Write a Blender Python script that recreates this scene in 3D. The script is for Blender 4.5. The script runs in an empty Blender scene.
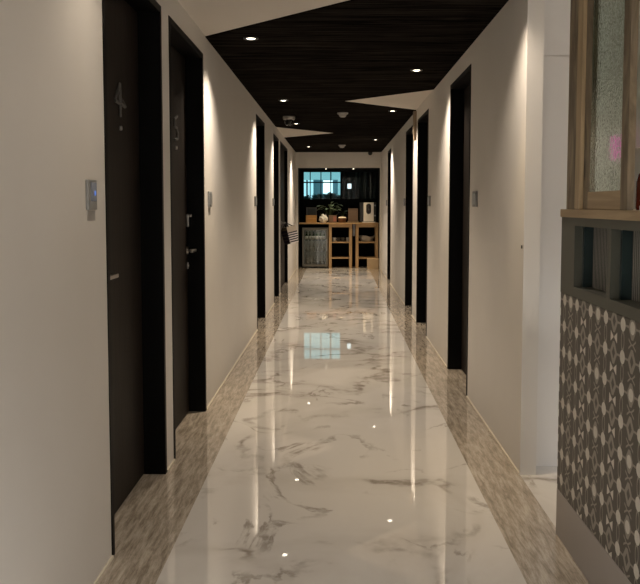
import bpy, bmesh, math, random
from mathutils import Vector, Matrix
random.seed(7)
SC = bpy.context.scene
COL = SC.collection
R = math.radians

# ------------------------------------------------------------------ camera
H = 1.30                       # eye height
cd = bpy.data.cameras.new('camera')
cam = bpy.data.objects.new('camera', cd)
COL.objects.link(cam)
cd.sensor_fit = 'HORIZONTAL'
cd.sensor_width = 36.0
cd.lens = 820.0 / 640.0 * 36.0
cd.shift_y = -31.0 / 640.0
cd.clip_start = 0.05
cam.location = (0, 0, H)
cam.rotation_euler = (R(90 - 3.907), 0, R(1.185))
SC.camera = cam

# ------------------------------------------------------------------ world, exposure
SC.view_settings.view_transform = 'Standard'
SC.view_settings.look = 'None'
SC.view_settings.gamma = 1.0
SC.view_settings.use_curve_mapping = False
SC.view_settings.exposure = 0.45
W = bpy.data.worlds.new('dusk')
SC.world = W
W.use_nodes = True
wb = W.node_tree.nodes['Background']
wb.inputs[0].default_value = (0.17, 0.38, 0.41, 1)   # blue-green dusk sky
wb.inputs[1].default_value = 1.15

# ------------------------------------------------------------------ lamps without a fitting in view (lobby and reception, behind / beside the camera)
WARM = (1.0, 0.75, 0.44)
SPILL = (1.0, 0.84, 0.66)
SPOT_W = 26.0      # narrow part of each downlight's beam
SPILL_W = 52.0     # its wide, soft spill


def area(name, loc, sx, sy, power, col):
    l = bpy.data.lights.new(name, 'AREA')
    l.shape = 'RECTANGLE'
    l.size = sx
    l.size_y = sy
    l.energy = power
    l.color = col
    l.spread = R(130)
    o = bpy.data.objects.new(name, l)
    o.location = loc
    COL.objects.link(o)
    return o


area('lobby_ceiling_lamp', (0.2, -1.2, 2.33), 1.2, 1.2, 84, (1.0, 0.99, 0.97))
area('reception_ceiling_lamp', (1.9, 1.6, 2.33), 0.8, 0.8, 36, (1.0, 0.98, 0.95))

# ------------------------------------------------------------------ node helpers


class V:
    """thin wrapper so node maths can be written as an expression"""
    def __init__(s, nt, sock):
        s.nt, s.s = nt, sock

    def op(s, o, b=None, c=None):
        n = s.nt.nodes.new('ShaderNodeMath')
        n.operation = o
        for i, v in enumerate((s, b, c)):
            if v is None:
                continue
            if isinstance(v, V):
                s.nt.links.new(v.s, n.inputs[i])
            else:
                n.inputs[i].default_value = v
        return V(s.nt, n.outputs[0])

    def __add__(s, b): return s.op('ADD', b)
    def __sub__(s, b): return s.op('SUBTRACT', b)
    def __mul__(s, b): return s.op('MULTIPLY', b)
    def __truediv__(s, b): return s.op('DIVIDE', b)
    def abs(s): return s.op('ABSOLUTE')
    def floor(s): return s.op('FLOOR')
    def mod(s, b): return s.op('FLOORED_MODULO', b)
    def lt(s, b): return s.op('LESS_THAN', b)
    def gt(s, b): return s.op('GREATER_THAN', b)
    def max(s, b): return s.op('MAXIMUM', b)
    def min(s, b): return s.op('MINIMUM', b)
    def sqrt(s): return s.op('SQRT')


def smooth(v, a, b):
    n = v.nt.nodes.new('ShaderNodeMapRange')
    n.interpolation_type = 'SMOOTHSTEP'
    v.nt.links.new(v.s, n.inputs['Value'])
    n.inputs['From Min'].default_value = a
    n.inputs['From Max'].default_value = b
    return V(v.nt, n.outputs['Result'])


def new_mat(name):
    m = bpy.data.materials.new(name)
    m.use_nodes = True
    nt = m.node_tree
    return m, nt, nt.nodes['Principled BSDF']


def coords(nt, scale=(1, 1, 1), rot=(0, 0, 0), kind='world'):
    mp = nt.nodes.new('ShaderNodeMapping')
    mp.inputs['Scale'].default_value = scale
    mp.inputs['Rotation'].default_value = rot
    if kind == 'world':
        g = nt.nodes.new('ShaderNodeNewGeometry')
        nt.links.new(g.outputs['Position'], mp.inputs['Vector'])
    else:
        g = nt.nodes.new('ShaderNodeTexCoord')
        nt.links.new(g.outputs['Object'], mp.inputs['Vector'])
    return mp.outputs[0]


def noise(nt, vec, scale, detail=4, rough=0.5, dist=0.0):
    n = nt.nodes.new('ShaderNodeTexNoise')
    n.inputs['Scale'].default_value = scale
    n.inputs['Detail'].default_value = detail
    n.inputs['Roughness'].default_value = rough
    n.inputs['Distortion'].default_value = dist
    nt.links.new(vec, n.inputs['Vector'])
    return V(nt, n.outputs['Fac'])


def mix(nt, fac, a, b):
    n = nt.nodes.new('ShaderNodeMix')
    n.data_type = 'RGBA'
    if isinstance(fac, V):
        nt.links.new(fac.s, n.inputs[0])
    else:
        n.inputs[0].default_value = fac
    for i, c in ((6, a), (7, b)):
        if isinstance(c, tuple):
            n.inputs[i].default_value = (*c, 1)
        else:
            nt.links.new(c, n.inputs[i])
    return n.outputs[2]


def bump(nt, bs, h, strength, dist=0.01):
    n = nt.nodes.new('ShaderNodeBump')
    n.inputs['Strength'].default_value = strength
    n.inputs['Distance'].default_value = dist
    nt.links.new(h.s, n.inputs['Height'])
    nt.links.new(n.outputs[0], bs.inputs['Normal'])


def plain(name, col, rough=0.5, metal=0.0, var=0.12, scale=9.0, spec=0.5):
    """one colour with a faint procedural mottling"""
    m, nt, bs = new_mat(name)
    f = noise(nt, coords(nt), scale, 3)
    dark = tuple(c * (1 - var) for c in col)
    lite = tuple(min(1, c * (1 + var)) for c in col)
    nt.links.new(mix(nt, f, dark, lite), bs.inputs['Base Color'])
    bs.inputs['Roughness'].default_value = rough
    bs.inputs['Metallic'].default_value = metal
    bs.inputs['Specular IOR Level'].default_value = spec
    return m


def wood(name, c0, c1, axis='z', rough=0.45, grain=30.0, stretch=0.06, spec=0.5):
    m, nt, bs = new_mat(name)
    sc = {'x': (stretch, 1, 1), 'y': (1, stretch, 1), 'z': (1, 1, stretch)}[axis]
    f = noise(nt, coords(nt, sc), grain, 5, 0.6, 1.2)
    nt.links.new(mix(nt, smooth(f, 0.3, 0.7), c0, c1), bs.inputs['Base Color'])
    bs.inputs['Roughness'].default_value = rough
    bs.inputs['Specular IOR Level'].default_value = spec
    bump(nt, bs, f, 0.08)
    return m


def emit(name, col, strength):
    m, nt, bs = new_mat(name)
    bs.inputs['Base Color'].default_value = (*col, 1)
    bs.inputs['Emission Color'].default_value = (*col, 1)
    bs.inputs['Emission Strength'].default_value = strength
    return m


def marble():
    m, nt, bs = new_mat('polished_white_marble')
    v = coords(nt, (0.8, 0.75, 1), (0, 0, R(-30)))
    n1 = noise(nt, v, 1.35, 5, 0.5, 0.6)
    n2 = noise(nt, coords(nt, (0.9, 0.6, 1), (0, 0, R(-52))), 2.4, 6, 0.55, 0.8)
    gate = smooth(noise(nt, coords(nt), 2.2, 2), 0.44, 0.62)
    gate2 = smooth(noise(nt, coords(nt, (1, 1, 1), (0.6, 0, 0)), 3.0, 2), 0.46, 0.64)
    soft = noise(nt, coords(nt), 14, 5, 0.6)
    vein = (smooth((n1 - 0.5).abs(), 0.030, 0.002) * gate).max(smooth((n2 - 0.5).abs(), 0.030, 0.004) * gate2 * 0.85)
    vein = vein * smooth(soft, 0.25, 0.62)
    halo = smooth((n1 - 0.5).abs(), 0.11, 0.0) * 0.30
    cloud = noise(nt, coords(nt), 0.8, 4)
    base = mix(nt, cloud, (0.66, 0.63, 0.595), (0.79, 0.765, 0.735))
    c = mix(nt, halo, base, (0.52, 0.48, 0.43))
    c = mix(nt, vein * 0.85, c, (0.24, 0.20, 0.16))
    nt.links.new(c, bs.inputs['Base Color'])
    bs.inputs['Roughness'].default_value = 0.02
    bs.inputs['IOR'].default_value = 1.85
    return m


def travertine():
    m, nt, bs = new_mat('polished_grey_brown_travertine')
    f = noise(nt, coords(nt, (1, 0.11, 1), (0, 0, R(3))), 42, 8, 0.78, 0.2)
    g = noise(nt, coords(nt, (1, 0.45, 1)), 15, 7, 0.7)
    c = mix(nt, smooth(f, 0.3, 0.7), (0.22, 0.182, 0.138), (0.60, 0.53, 0.445))
    c = mix(nt, smooth(g, 0.55, 0.75) * 0.5, c, (0.17, 0.14, 0.11))
    nt.links.new(c, bs.inputs['Base Color'])
    bs.inputs['Roughness'].default_value = 0.05
    bs.inputs['IOR'].default_value = 1.7
    return m


def plaster(name, a, b):
    m, nt, bs = new_mat(name)
    f = noise(nt, coords(nt), 2.2, 5)
    nt.links.new(mix(nt, f, a, b), bs.inputs['Base Color'])
    bs.inputs['Roughness'].default_value = 0.85
    bs.inputs['Specular IOR Level'].default_value = 0.25
    bump(nt, bs, noise(nt, coords(nt), 180, 3), 0.08, 0.002)
    return m


def patterned_tile():
    """taupe tile printed with cream discs, lozenges and bow ties"""
    m, nt, bs = new_mat('patterned_cement_tile')
    sep = nt.nodes.new('ShaderNodeSeparateXYZ')
    nt.links.new(coords(nt), sep.inputs[0])
    y, z = V(nt, sep.outputs[1]), V(nt, sep.outputs[2])
    P, Q = 0.080, 0.100
    u = (y - 0.095) / P
    w = (z - 0.937 + 10 * Q) / Q
    iu = (u + 0.5).floor()
    iw = (w + 0.5).floor()
    du = (u - iu) * P
    dv = (w - iw) * Q
    dv2 = (w - w.floor() - 0.5) * Q              # half a row lower
    odd = iu.mod(2.0).gt(0.5)
    even = odd * -1.0 + 1.0
    four = iu.mod(4.0).gt(2.0)
    notfour = four * -1.0 + 1.0
    roweven = iw.mod(2.0).lt(0.5)
    rr = (du * du + dv * dv).sqrt()
    disc = rr.lt(0.0215) * even
    loz = du.abs() / 0.034 + dv.abs() / 0.047
    isflower = odd * notfour * roweven
    ring = loz.lt(1.0) * loz.gt(0.42) * dv.abs().lt(0.036) * odd
    flower = rr.lt(0.020) * isflower
    bow = dv2.abs().lt(du.abs() * 0.58) * du.abs().lt(0.030) * du.abs().gt(0.006) * odd
    bowfill = bow * four
    bowline = bow * notfour * (dv2.abs() - du.abs() * 0.58).gt(-0.007)
    loop = ((du * du * 6.0 + dv2 * dv2).sqrt() - 0.029).abs().lt(0.0055) * even
    link = dv.abs().lt(0.0035) * du.abs().gt(0.020)
    link2 = dv2.abs().lt(0.0025) * du.abs().lt(0.012) * odd
    cream = disc.max(flower).max(bowfill)
    mid = ring.max(bowline).max(loop).max(link).max(link2)
    wear = noise(nt, coords(nt), 60, 4)
    c = mix(nt, wear, (0.060, 0.052, 0.043), (0.088, 0.077, 0.065))
    c = mix(nt, mid * 0.75, c, (0.36, 0.335, 0.29))
    c = mix(nt, cream, c, mix(nt, wear, (0.56, 0.54, 0.48), (0.72, 0.69, 0.63)))
    nt.links.new(c, bs.inputs['Base Color'])
    bs.inputs['Roughness'].default_value = 0.5
    return m


def charcoal_boards():
    m, nt, bs = new_mat('charcoal_oak_boards')
    f = noise(nt, coords(nt, (0.06, 1, 1), (0, 0, R(-6))), 24, 6, 0.62, 1.4)
    c = mix(nt, smooth(f, 0.35, 0.72), (0.004, 0.0035, 0.003), (0.029, 0.0245, 0.021))
    nt.links.new(c, bs.inputs['Base Color'])
    bs.inputs['Roughness'].default_value = 0.85
    bs.inputs['Specular IOR Level'].default_value = 0.0
    bump(nt, bs, f, 0.12)
    return m


def glass(name, tint=(1, 1, 1), rough=0.0, pebble=0.0, scale=90, ior=1.45):
    m, nt, bs = new_mat(name)
    bs.inputs['Base Color'].default_value = (*tint, 1)
    bs.inputs['Transmission Weight'].default_value = 1.0
    bs.inputs['Roughness'].default_value = rough
    bs.inputs['IOR'].default_value = ior
    if pebble:
        n = nt.nodes.new('ShaderNodeTexVoronoi')
        n.inputs['Scale'].default_value = scale
        nt.links.new(coords(nt), n.inputs['Vector'])
        bump(nt, bs, V(nt, n.outputs['Distance']), pebble, 0.01)
    return m


def stripes(name, a, b, period, duty=0.5, axis=2, rough=0.7):
    m, nt, bs = new_mat(name)
    sep = nt.nodes.new('ShaderNodeSeparateXYZ')
    nt.links.new(coords(nt, kind='object'), sep.inputs[0])
    s = (V(nt, sep.outputs[axis]) / period).mod(1.0).lt(duty)
    nt.links.new(mix(nt, s, a, b), bs.inputs['Base Color'])
    bs.inputs['Roughness'].default_value = rough
    return m


M = dict(
    wall=plaster('warm_white_wall_paint', (0.66, 0.632, 0.595), (0.73, 0.702, 0.665)),
    panel=plaster('white_wall_panel', (0.70, 0.68, 0.66), (0.75, 0.73, 0.71)),
    ceil=plaster('cream_ceiling_paint', (0.68, 0.63, 0.57), (0.74, 0.69, 0.63)),
    boards=charcoal_boards(),
    marble=marble(), trav=travertine(), tile=patterned_tile(),
    dark=wood('blackened_oak', (0.008, 0.0055, 0.004), (0.018, 0.0125, 0.0092), 'z', 0.55, 40, spec=0.2),
    jamb=plain('black_door_frame', (0.0022, 0.0019, 0.0018), 0.5, spec=0.1),
    gold=plain('pale_gold_trim', (0.70, 0.64, 0.53), 0.4, 0.0),
    steel=plain('brushed_steel', (0.45, 0.43, 0.41), 0.3, 1.0, 0.05),
    number=plain('dull_pewter', (0.10, 0.095, 0.09), 0.5, 0.3),
    silver=plain('silver_plastic', (0.36, 0.37, 0.38), 0.35, 0.5, 0.05),
    greyplate=plain('grey_plate', (0.22, 0.215, 0.21), 0.4, 0.3),
    sticker=plain('grey_sticker', (0.42, 0.40, 0.38), 0.6),
    screen=emit('blue_screen', (0.10, 0.22, 0.75), 0.35),
    white=plain('white_plastic', (0.78, 0.76, 0.73), 0.35, 0, 0.04),
    black=plain('black_plastic', (0.012, 0.012, 0.013), 0.3),
    smoked=glass('smoked_dome', (0.05, 0.05, 0.05), 0.05),
    oak=wood('oiled_pine', (0.40, 0.25, 0.12), (0.55, 0.37, 0.19), 'z', 0.5),
    oakh=wood('oiled_pine_across', (0.40, 0.25, 0.12), (0.55, 0.37, 0.19), 'x', 0.5),
    pine=wood('window_pine', (0.30, 0.22, 0.125), (0.44, 0.335, 0.20), 'z', 0.5, 26),
    pinedark=wood('weathered_window_pine', (0.10, 0.078, 0.050), (0.25, 0.20, 0.135), 'z', 0.6, 14, 0.22),
    pineh=wood('window_pine_along', (0.30, 0.215, 0.125), (0.42, 0.315, 0.19), 'y', 0.5, 26),
    greengrey=plain('grey_green_paint', (0.075, 0.078, 0.062), 0.5),
    plinth=plain('warm_grey_stone', (0.36, 0.33, 0.31), 0.4, 0, 0.06, 4),
    fluted=None,
    pebble=glass('pebbled_glass', (0.84, 0.98, 0.90), 0.08, 0.05, 80, 1.3),
    clear=glass('clear_glass', (0.9, 0.95, 0.95)),
    nightglass=glass('tinted_window_glass', (0.72, 0.86, 0.88), ior=1.22),
    fridgeglass=glass('fridge_glass', (0.80, 0.80, 0.76), 0.02),
    niche=plain('niche_black_paint', (0.007, 0.008, 0.009), 0.8, spec=0.05),
    lens=emit('lamp_lens', (1.0, 0.88, 0.70), 7),
)

# ------------------------------------------------------------------ mesh helpers


class B:
    def __init__(s):
        s.bm = bmesh.new()

    def _mi(s, fs, mi):
        for f in fs:
            f.material_index = mi

    def box(s, x0, x1, y0, y1, z0, z1, mi=0, bev=0.0, mat=None):
        bm = bmesh.new()
        r = bmesh.ops.create_cube(bm, size=1)
        for v in r['verts']:
            v.co = Vector(((x0 + x1) / 2 + v.co.x * (x1 - x0), (y0 + y1) / 2 + v.co.y * (y1 - y0), (z0 + z1) / 2 + v.co.z * (z1 - z0)))
        if bev:
            bmesh.ops.bevel(bm, geom=bm.edges[:], offset=bev, segments=2, profile=0.6, affect='EDGES')
        return s._merge(bm, mi, mat)

    def _merge(s, bm, mi, mat=None, smoothf=False):
        if mat is not None:
            bm.transform(mat)
        for f in bm.faces:
            f.material_index = mi
            if smoothf:
                f.smooth = True
        me = bpy.data.meshes.new('tmp')
        bm.to_mesh(me)
        bm.free()
        s.bm.from_mesh(me)
        bpy.data.meshes.remove(me)
        return s

    def cyl(s, p0, p1, r0, r1=None, seg=16, mi=0):
        p0, p1 = Vector(p0), Vector(p1)
        r1 = r0 if r1 is None else r1
        bm = bmesh.new()
        L = (p1 - p0).length
        bmesh.ops.create_cone(bm, cap_ends=True, segments=seg, radius1=r0, radius2=r1, depth=L)
        q = (p1 - p0).to_track_quat('Z', 'Y').to_matrix().to_4x4()
        return s._merge(bm, mi, Matrix.Translation((p0 + p1) / 2) @ q, seg > 8)

    def lathe(s, prof, loc, seg=24, mi=0, mat=None):
        """prof = [(r, z)...] bottom to top"""
        bm = bmesh.new()
        rings = []
        for r, z in prof:
            rings.append([bm.verts.new((r * math.cos(2 * math.pi * k / seg), r * math.sin(2 * math.pi * k / seg), z)) for k in range(seg)])
        for a, b in zip(rings, rings[1:]):
            for k in range(seg):
                bm.faces.new((a[k], a[(k + 1) % seg], b[(k + 1) % seg], b[k]))
        if prof[0][0] > 1e-5:
            bm.faces.new(rings[0][::-1])
        if prof[-1][0] > 1e-5:
            bm.faces.new(rings[-1])
        bmesh.ops.remove_doubles(bm, verts=bm.verts[:], dist=1e-5)
        bmesh.ops.recalc_face_normals(bm, faces=bm.faces[:])
        m = Matrix.Translation(loc)
        if mat is not None:
            m = m @ mat
        return s._merge(bm, mi, m, True)

    def prism(s, pts, ext, mi=0):
        """closed polygon pts extruded by the vector ext"""
        bm = bmesh.new()
        a = [bm.verts.new(p) for p in pts]
        b = [bm.verts.new(Vector(p) + Vector(ext)) for p in pts]
        bm.faces.new(a)
        bm.faces.new(b[::-1])
        n = len(pts)
        for k in range(n):
            bm.faces.new((a[k], b[k], b[(k + 1) % n], a[(k + 1) % n]))
        bmesh.ops.recalc_face_normals(bm, faces=bm.faces[:])
        return s._merge(bm, mi)

    def tube(s, pts, r, seg=8, mi=0):
        pts = [Vector(p) for p in pts]
        bm = bmesh.new()
        rings = []
        for i, p in enumerate(pts):
            t = (pts[min(i + 1, len(pts) - 1)] - pts[max(i - 1, 0)]).normalized()
            q = t.to_track_quat('Z', 'Y')
            rings.append([bm.verts.new(p + q @ Vector((r * math.cos(2 * math.pi * k / seg), r * math.sin(2 * math.pi * k / seg), 0))) for k in range(seg)])
        for a, b in zip(rings, rings[1:]):
            for k in range(seg):
                bm.faces.new((a[k], a[(k + 1) % seg], b[(k + 1) % seg], b[k]))
        bm.faces.new(rings[0][::-1])
        bm.faces.new(rings[-1])
        bmesh.ops.recalc_face_normals(bm, faces=bm.faces[:])
        return s._merge(bm, mi, None, True)

    def ob(s, name, mats, parent=None, origin=None):
        if not isinstance(mats, (list, tuple)):
            mats = [mats]
        off = Vector((0, 0, 0))
        if parent is not None:
            q = parent
            while q is not None:
                off += q.location
                q = q.parent
        else:
            if origin is None:
                xs = [v.co for v in s.bm.verts]
                origin = ((min(c.x for c in xs) + max(c.x for c in xs)) / 2, (min(c.y for c in xs) + max(c.y for c in xs)) / 2, min(c.z for c in xs))
            off = Vector(origin)
        for v in s.bm.verts:
            v.co -= off
        me = bpy.data.meshes.new(name)
        s.bm.to_mesh(me)
        s.bm.free()
        for m in mats:
            me.materials.append(m)
        o = bpy.data.objects.new(name, me)
        COL.objects.link(o)
        if parent is not None:
            o.parent = parent
        else:
            o.location = off
        return o


def tag(o, label=None, cat=None, group=None, kind=None):
    if label: o['label'] = label
    if cat: o['category'] = cat
    if group: o['group'] = group
    if kind: o['kind'] = kind
    return o


def thing(name, loc, label, cat, group=None, kind=None):
    o = bpy.data.objects.new(name, None)
    o.location = loc
    o.empty_display_size = 0.1
    COL.objects.link(o)
    return tag(o, label, cat, group, kind)


def copy_tree(o, loc, label, group=None):
    c = o.copy()
    COL.objects.link(c)
    c.location = loc
    c['label'] = label
    if group: c['group'] = group

    def rec(src, dst):
        for ch in list(src.children):
            d = ch.copy()
            COL.objects.link(d)
            d.parent = dst
            rec(ch, d)
    rec(o, c)
    return c


def struct(o, label=None, cat=None):
    return tag(o, label, cat, None, 'structure')


# ------------------------------------------------------------------ the setting
XL, XR = -0.83, 0.885          # corridor wall faces
CE = 2.36                      # cream ceiling
DT = 2.23                      # top of door openings
Y0, Y1 = -3.0, 17.45
T = 0.26                       # wall thickness
XE = 3.3                       # far side of the reception room
YP = 4.03                      # panelled wall behind the counter

LEFT = [(2.93, 3.905), (4.085, 5.115), (8.45, 9.42), (10.76, 11.66), (12.02, 13.75)]
RIGHT = [(5.505, 6.485), (8.03, 9.07), (9.625, 10.60), (13.56, 14.36)]


def walled(x0, x1, ya, yb, openings):
    b = B()
    y = ya
    for a, c in openings:
        b.box(x0, x1, y, a, 0, CE)
        b.box(x0, x1, a, c, DT, CE)
        y = c
    b.box(x0, x1, y, yb, 0, CE)
    return b


struct(walled(XL - T, XL, Y0, Y1, LEFT).ob('wall_left', M['wall']), 'cream wall along the left of the corridor', 'wall')
struct(walled(XR, XR + T, 4.035, Y1, RIGHT).ob('wall_right', M['wall']), 'cream wall along the right of the corridor', 'wall')
# pier that ends the right wall: a white return facing the lobby
b = B()
b.box(XR, 0.962, 3.90, 4.035, 0, CE)
struct(b.ob('wall_end', M['wall']), 'narrow white pier ending the right wall beside the passage', 'wall')
b = B()
b.box(0.962, XE, YP, YP + 0.1, 0, 2.015, bev=0.002)
b.box(0.962, XE, YP, YP + 0.1, 2.02, CE, bev=0.002)
struct(b.ob('wall_panel', M['panel']), 'pale panelled wall set back behind the counter passage', 'wall')
b = B()
b.box(XL - T, XE, Y0 - 0.2, Y0, 0, CE)
struct(b.ob('wall_back', M['wall']))
b = B()
b.box(XE, XE + 0.2, Y0, YP + 0.1, 0, CE)
struct(b.ob('wall_reception', M['wall']))

b = B()
b.box(-0.622, 0.655, Y0, Y1, -0.1, 0)
b.box(0.885, XE, Y0, YP, -0.1, 0)
struct(b.ob('floor', M['marble']), 'polished white marble floor with grey veins', 'floor')
b = B()
b.box(XL - T, -0.622, Y0, Y1, -0.1, 0)
struct(b.ob('floor_border_left', M['trav']), 'grey brown stone border strip along the left wall', 'floor')
b = B()
b.box(0.655, 0.885, Y0, Y1, -0.1, 0)
b.box(0.885, XR + T, YP, Y1, -0.1, 0)
struct(b.ob('floor_border_right', M['trav']), 'grey brown stone border strip along the right wall', 'floor')

b = B()
b.box(XL - T, XE, Y0, Y1, CE, CE + 0.12)
struct(b.ob('ceiling', M['ceil']), 'cream plaster ceiling', 'ceiling')
# charcoal timber panel, cut at 45 degrees with two triangular notches
b = B()
zp = CE - 0.006
b.prism([(XL, 5.23, zp), (XR, 3.515, zp), (XR, 7.62, zp), (0.055, 8.46, zp), (XR, 9.28, zp), (XR, 16.5, zp), (XL, 16.5, zp), (XL, 13.0, zp), (-0.02, 12.19, zp), (XL, 11.2, zp)], (0, 0, 0.0058))
struct(b.ob('ceiling_panel', M['boards']), 'charcoal timber ceiling panel with pointed cream notches', 'ceiling')

# lintel and niche round the coffee corner
b = B()
b.box(XL, XR, 16.5, 16.62, 2.045, CE)
b.box(XL, -0.785, 16.5, 16.62, 0, 2.045)
b.box(0.86, XR, 16.5, 16.62, 0, 2.045)
struct(b.ob('wall_lintel', M['wall']), 'cream lintel over the coffee corner at the corridor end', 'wall')
b = B()
b.box(XL, -0.785, 16.62, 17.45, 0, 2.045)
b.box(0.86, XR, 16.62, 17.45, 0, 2.045)
b.box(XL, XR, 16.62, 17.45, 2.045, 2.12)
b.box(-0.785, 0.86, 17.40, 17.50, 0, 1.37)
b.box(XL - T, XR + T, 17.45, 17.55, 2.03, CE + 0.12)
b.box(XL - T, -0.785, 17.45, 17.55, 0, 2.03)
b.box(0.86, XR + T, 17.45, 17.55, 0, 2.03)
struct(b.ob('wall_niche', M['niche']), 'black lining of the coffee corner niche', 'wall')

# thin gilt strip at the foot of the walls
for side, x0, x1, ops, ya in (('left', XL, XL + 0.008, LEFT, Y0), ('right', XR - 0.008, XR, RIGHT, 3.90)):
    b = B()
    y = ya
    for a, c in ops + [(16.5, 16.5)]:
        b.box(x0, x1, y, a, 0.0, 0.010)
        y = c
    struct(b.ob('baseboard_' + side, M['gold']), 'thin pale gold strip at the foot of the %s wall' % side, 'trim')

# ------------------------------------------------------------------ doors


def lever(b, x, y, z, s, dy, reach=0.06, length=0.13):
    """rosette on plane x, lever s-wards out of the wall, pointing dy"""
    b.cyl((x, y, z), (x + s * 0.008, y, z), 0.024, seg=20)
    b.cyl((x + s * 0.008, y, z), (x + s * reach, y, z), 0.009, seg=12)
    b.box(min(x + s * reach, x + s * (reach - 0.018)), max(x + s * reach, x + s * (reach - 0.018)), min(y - dy * 0.012, y + dy * length), max(y - dy * 0.012, y + dy * length), z - 0.008, z + 0.008, bev=0.003)


def door(n, side, y0, y1, label, near=True, leaves=1, recess=0.10):
    s = 1 if side == 'L' else -1             # direction out of the wall
    X = XL if side == 'L' else XR
    t = thing('door_%d' % n, (X, (y0 + y1) / 2, 0), label, 'door', None, 'structure')
    f = B()
    xa, xb = sorted((X + s * 0.004, X - s * 0.18))
    w = 0.034
    f.box(xa, xb, y0, y0 + w, 0, DT, bev=0.002)
    f.box(xa, xb, y1 - w, y1, 0, DT, bev=0.002)
    f.box(xa, xb, y0 + w, y1 - w, DT - w, DT, bev=0.002)
    f.ob('frame', M['jamb'], t)
    lf = X - s * recess
    W_ = (y1 - y0 - 2 * w) / leaves
    for k in range(leaves):
        a = y0 + w + k * W_
        l = B()
        x0, x1 = sorted((lf, lf - s * 0.045))
        l.box(x0, x1, a + 0.002, a + W_ - 0.002, 0.006, DT - w - 0.003, bev=0.0015)
        L = l.ob('leaf', M['dark'], t)
        h = B()
        nr = near if leaves == 1 else (k == 1)
        hy, dy = (a + (0.15 if n == 4 else 0.07), 1) if nr else (a + W_ - (0.03 if n == 5 else 0.07), -1)
        lever(h, lf, hy, 1.02, s, dy)
        h.ob('handle', M['steel'], L)
        if n in (4, 5):
            continue
        q = B()
        q.cyl((lf, hy, 0.93), (lf + s * 0.006, hy, 0.93), 0.014)
        q.ob('keyhole', M['steel'], L)
    return t, L, lf


def strokes(b, x, polylines, r):
    for pl in polylines:
        for (a, c) in zip(pl, pl[1:]):
            b.cyl((x, a[0], a[1]), (x, c[0], c[1]), r, seg=8)


t, L, lf = door(4, 'L', *LEFT[0], 'dark wooden door nearest on the left with a number 4')
b = B()
strokes(b, lf + 0.004, [[(3.517, 1.625 + 0.05), (3.517, 1.815), (3.434, 1.735), (3.60, 1.728), (3.535, 1.752)]], 0.0075)
b.ob('number', M['number'], L)
b = B()
b.cyl((lf, 3.52, 1.628), (lf + 0.010, 3.52, 1.628), 0.010)
b.ob('peephole', M['steel'], L)
t, L, lf = door(5, 'L', *LEFT[1], 'dark wooden door second on the left with a number 5', near=False)
b = B()
strokes(b, lf + 0.004, [[(4.77, 1.81), (4.69, 1.785), (4.685, 1.745), (4.75, 1.745), (4.785, 1.715), (4.77, 1.68), (4.685, 1.672)]], 0.008)
b.ob('number', M['number'], L)
b = B()
b.cyl((lf, 4.735, 1.628), (lf + 0.010, 4.735, 1.628), 0.011)
b.ob('peephole', M['steel'], L)
hy = LEFT[1][1] - 0.034 - 0.03
b = B()
b.box(lf, lf + 0.016, hy - 0.013, hy + 0.013, 1.165, 1.245, bev=0.004)
b.cyl((lf + 0.01, hy, 1.235), (lf + 0.032, hy, 1.235), 0.009)
b.ob('deadbolt', M['steel'], L)
b = B()
b.cyl((lf, hy, 0.925), (lf + 0.012, hy, 0.925), 0.012)
b.box(lf, lf + 0.01, hy - 0.009, hy + 0.009, 0.905, 0.945, bev=0.003)
b.ob('keyhole', M['steel'], L)
door(6, 'L', *LEFT[2], 'dark door on the left past the long bare wall')
door(7, 'L', *LEFT[3], 'dark door on the left just before the one with a hanging bag')
door(8, 'L', *LEFT[4], 'dark double door far on the left with a striped bag on it', leaves=2, recess=0.045)
door(1, 'R', *RIGHT[0], 'dark door nearest on the right side')
door(2, 'R', *RIGHT[1], 'second dark door on the right, beyond a wall switch')
door(3, 'R', *RIGHT[2], 'third dark door on the right, behind a slim post of wall')
door(9, 'R', *RIGHT[3], 'last dark door on the right, near the coffee corner')

# ------------------------------------------------------------------ downlights
LG = 'recessed ceiling downlights'
LIGHTS = [(-0.55, 2.72, 'L', 0), (0.64, 3.82, 'R', 0),
          (-0.546, 5.263, 'downlight in the charcoal ceiling nearest on the left', 1),
          (0.620, 6.51, 'downlight in the charcoal ceiling nearest on the right, with the widest rim', 1),
          (-0.540, 8.34, 'left downlight just before the dome camera', 1),
          (0.620, 9.294, 'right downlight just past the large cream ceiling notch', 1),
          (-0.529, 10.691, 'left downlight just beyond the dome camera', 1),
          (0.619, 13.332, 'farthest downlight on the right of the corridor ceiling', 1),
          (-0.512, 14.907, 'farthest downlight on the left of the corridor ceiling', 1)]


def spot(name, loc, power, size=82, blend=0.85, rad=0.015, col=WARM):
    l = bpy.data.lights.new(name, 'SPOT')
    l.energy = power
    l.color = col
    l.spot_size = R(size)
    l.spot_blend = blend
    l.shadow_soft_size = rad
    o = bpy.data.objects.new(name, l)
    o.location = loc
    COL.objects.link(o)
    return o


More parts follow.
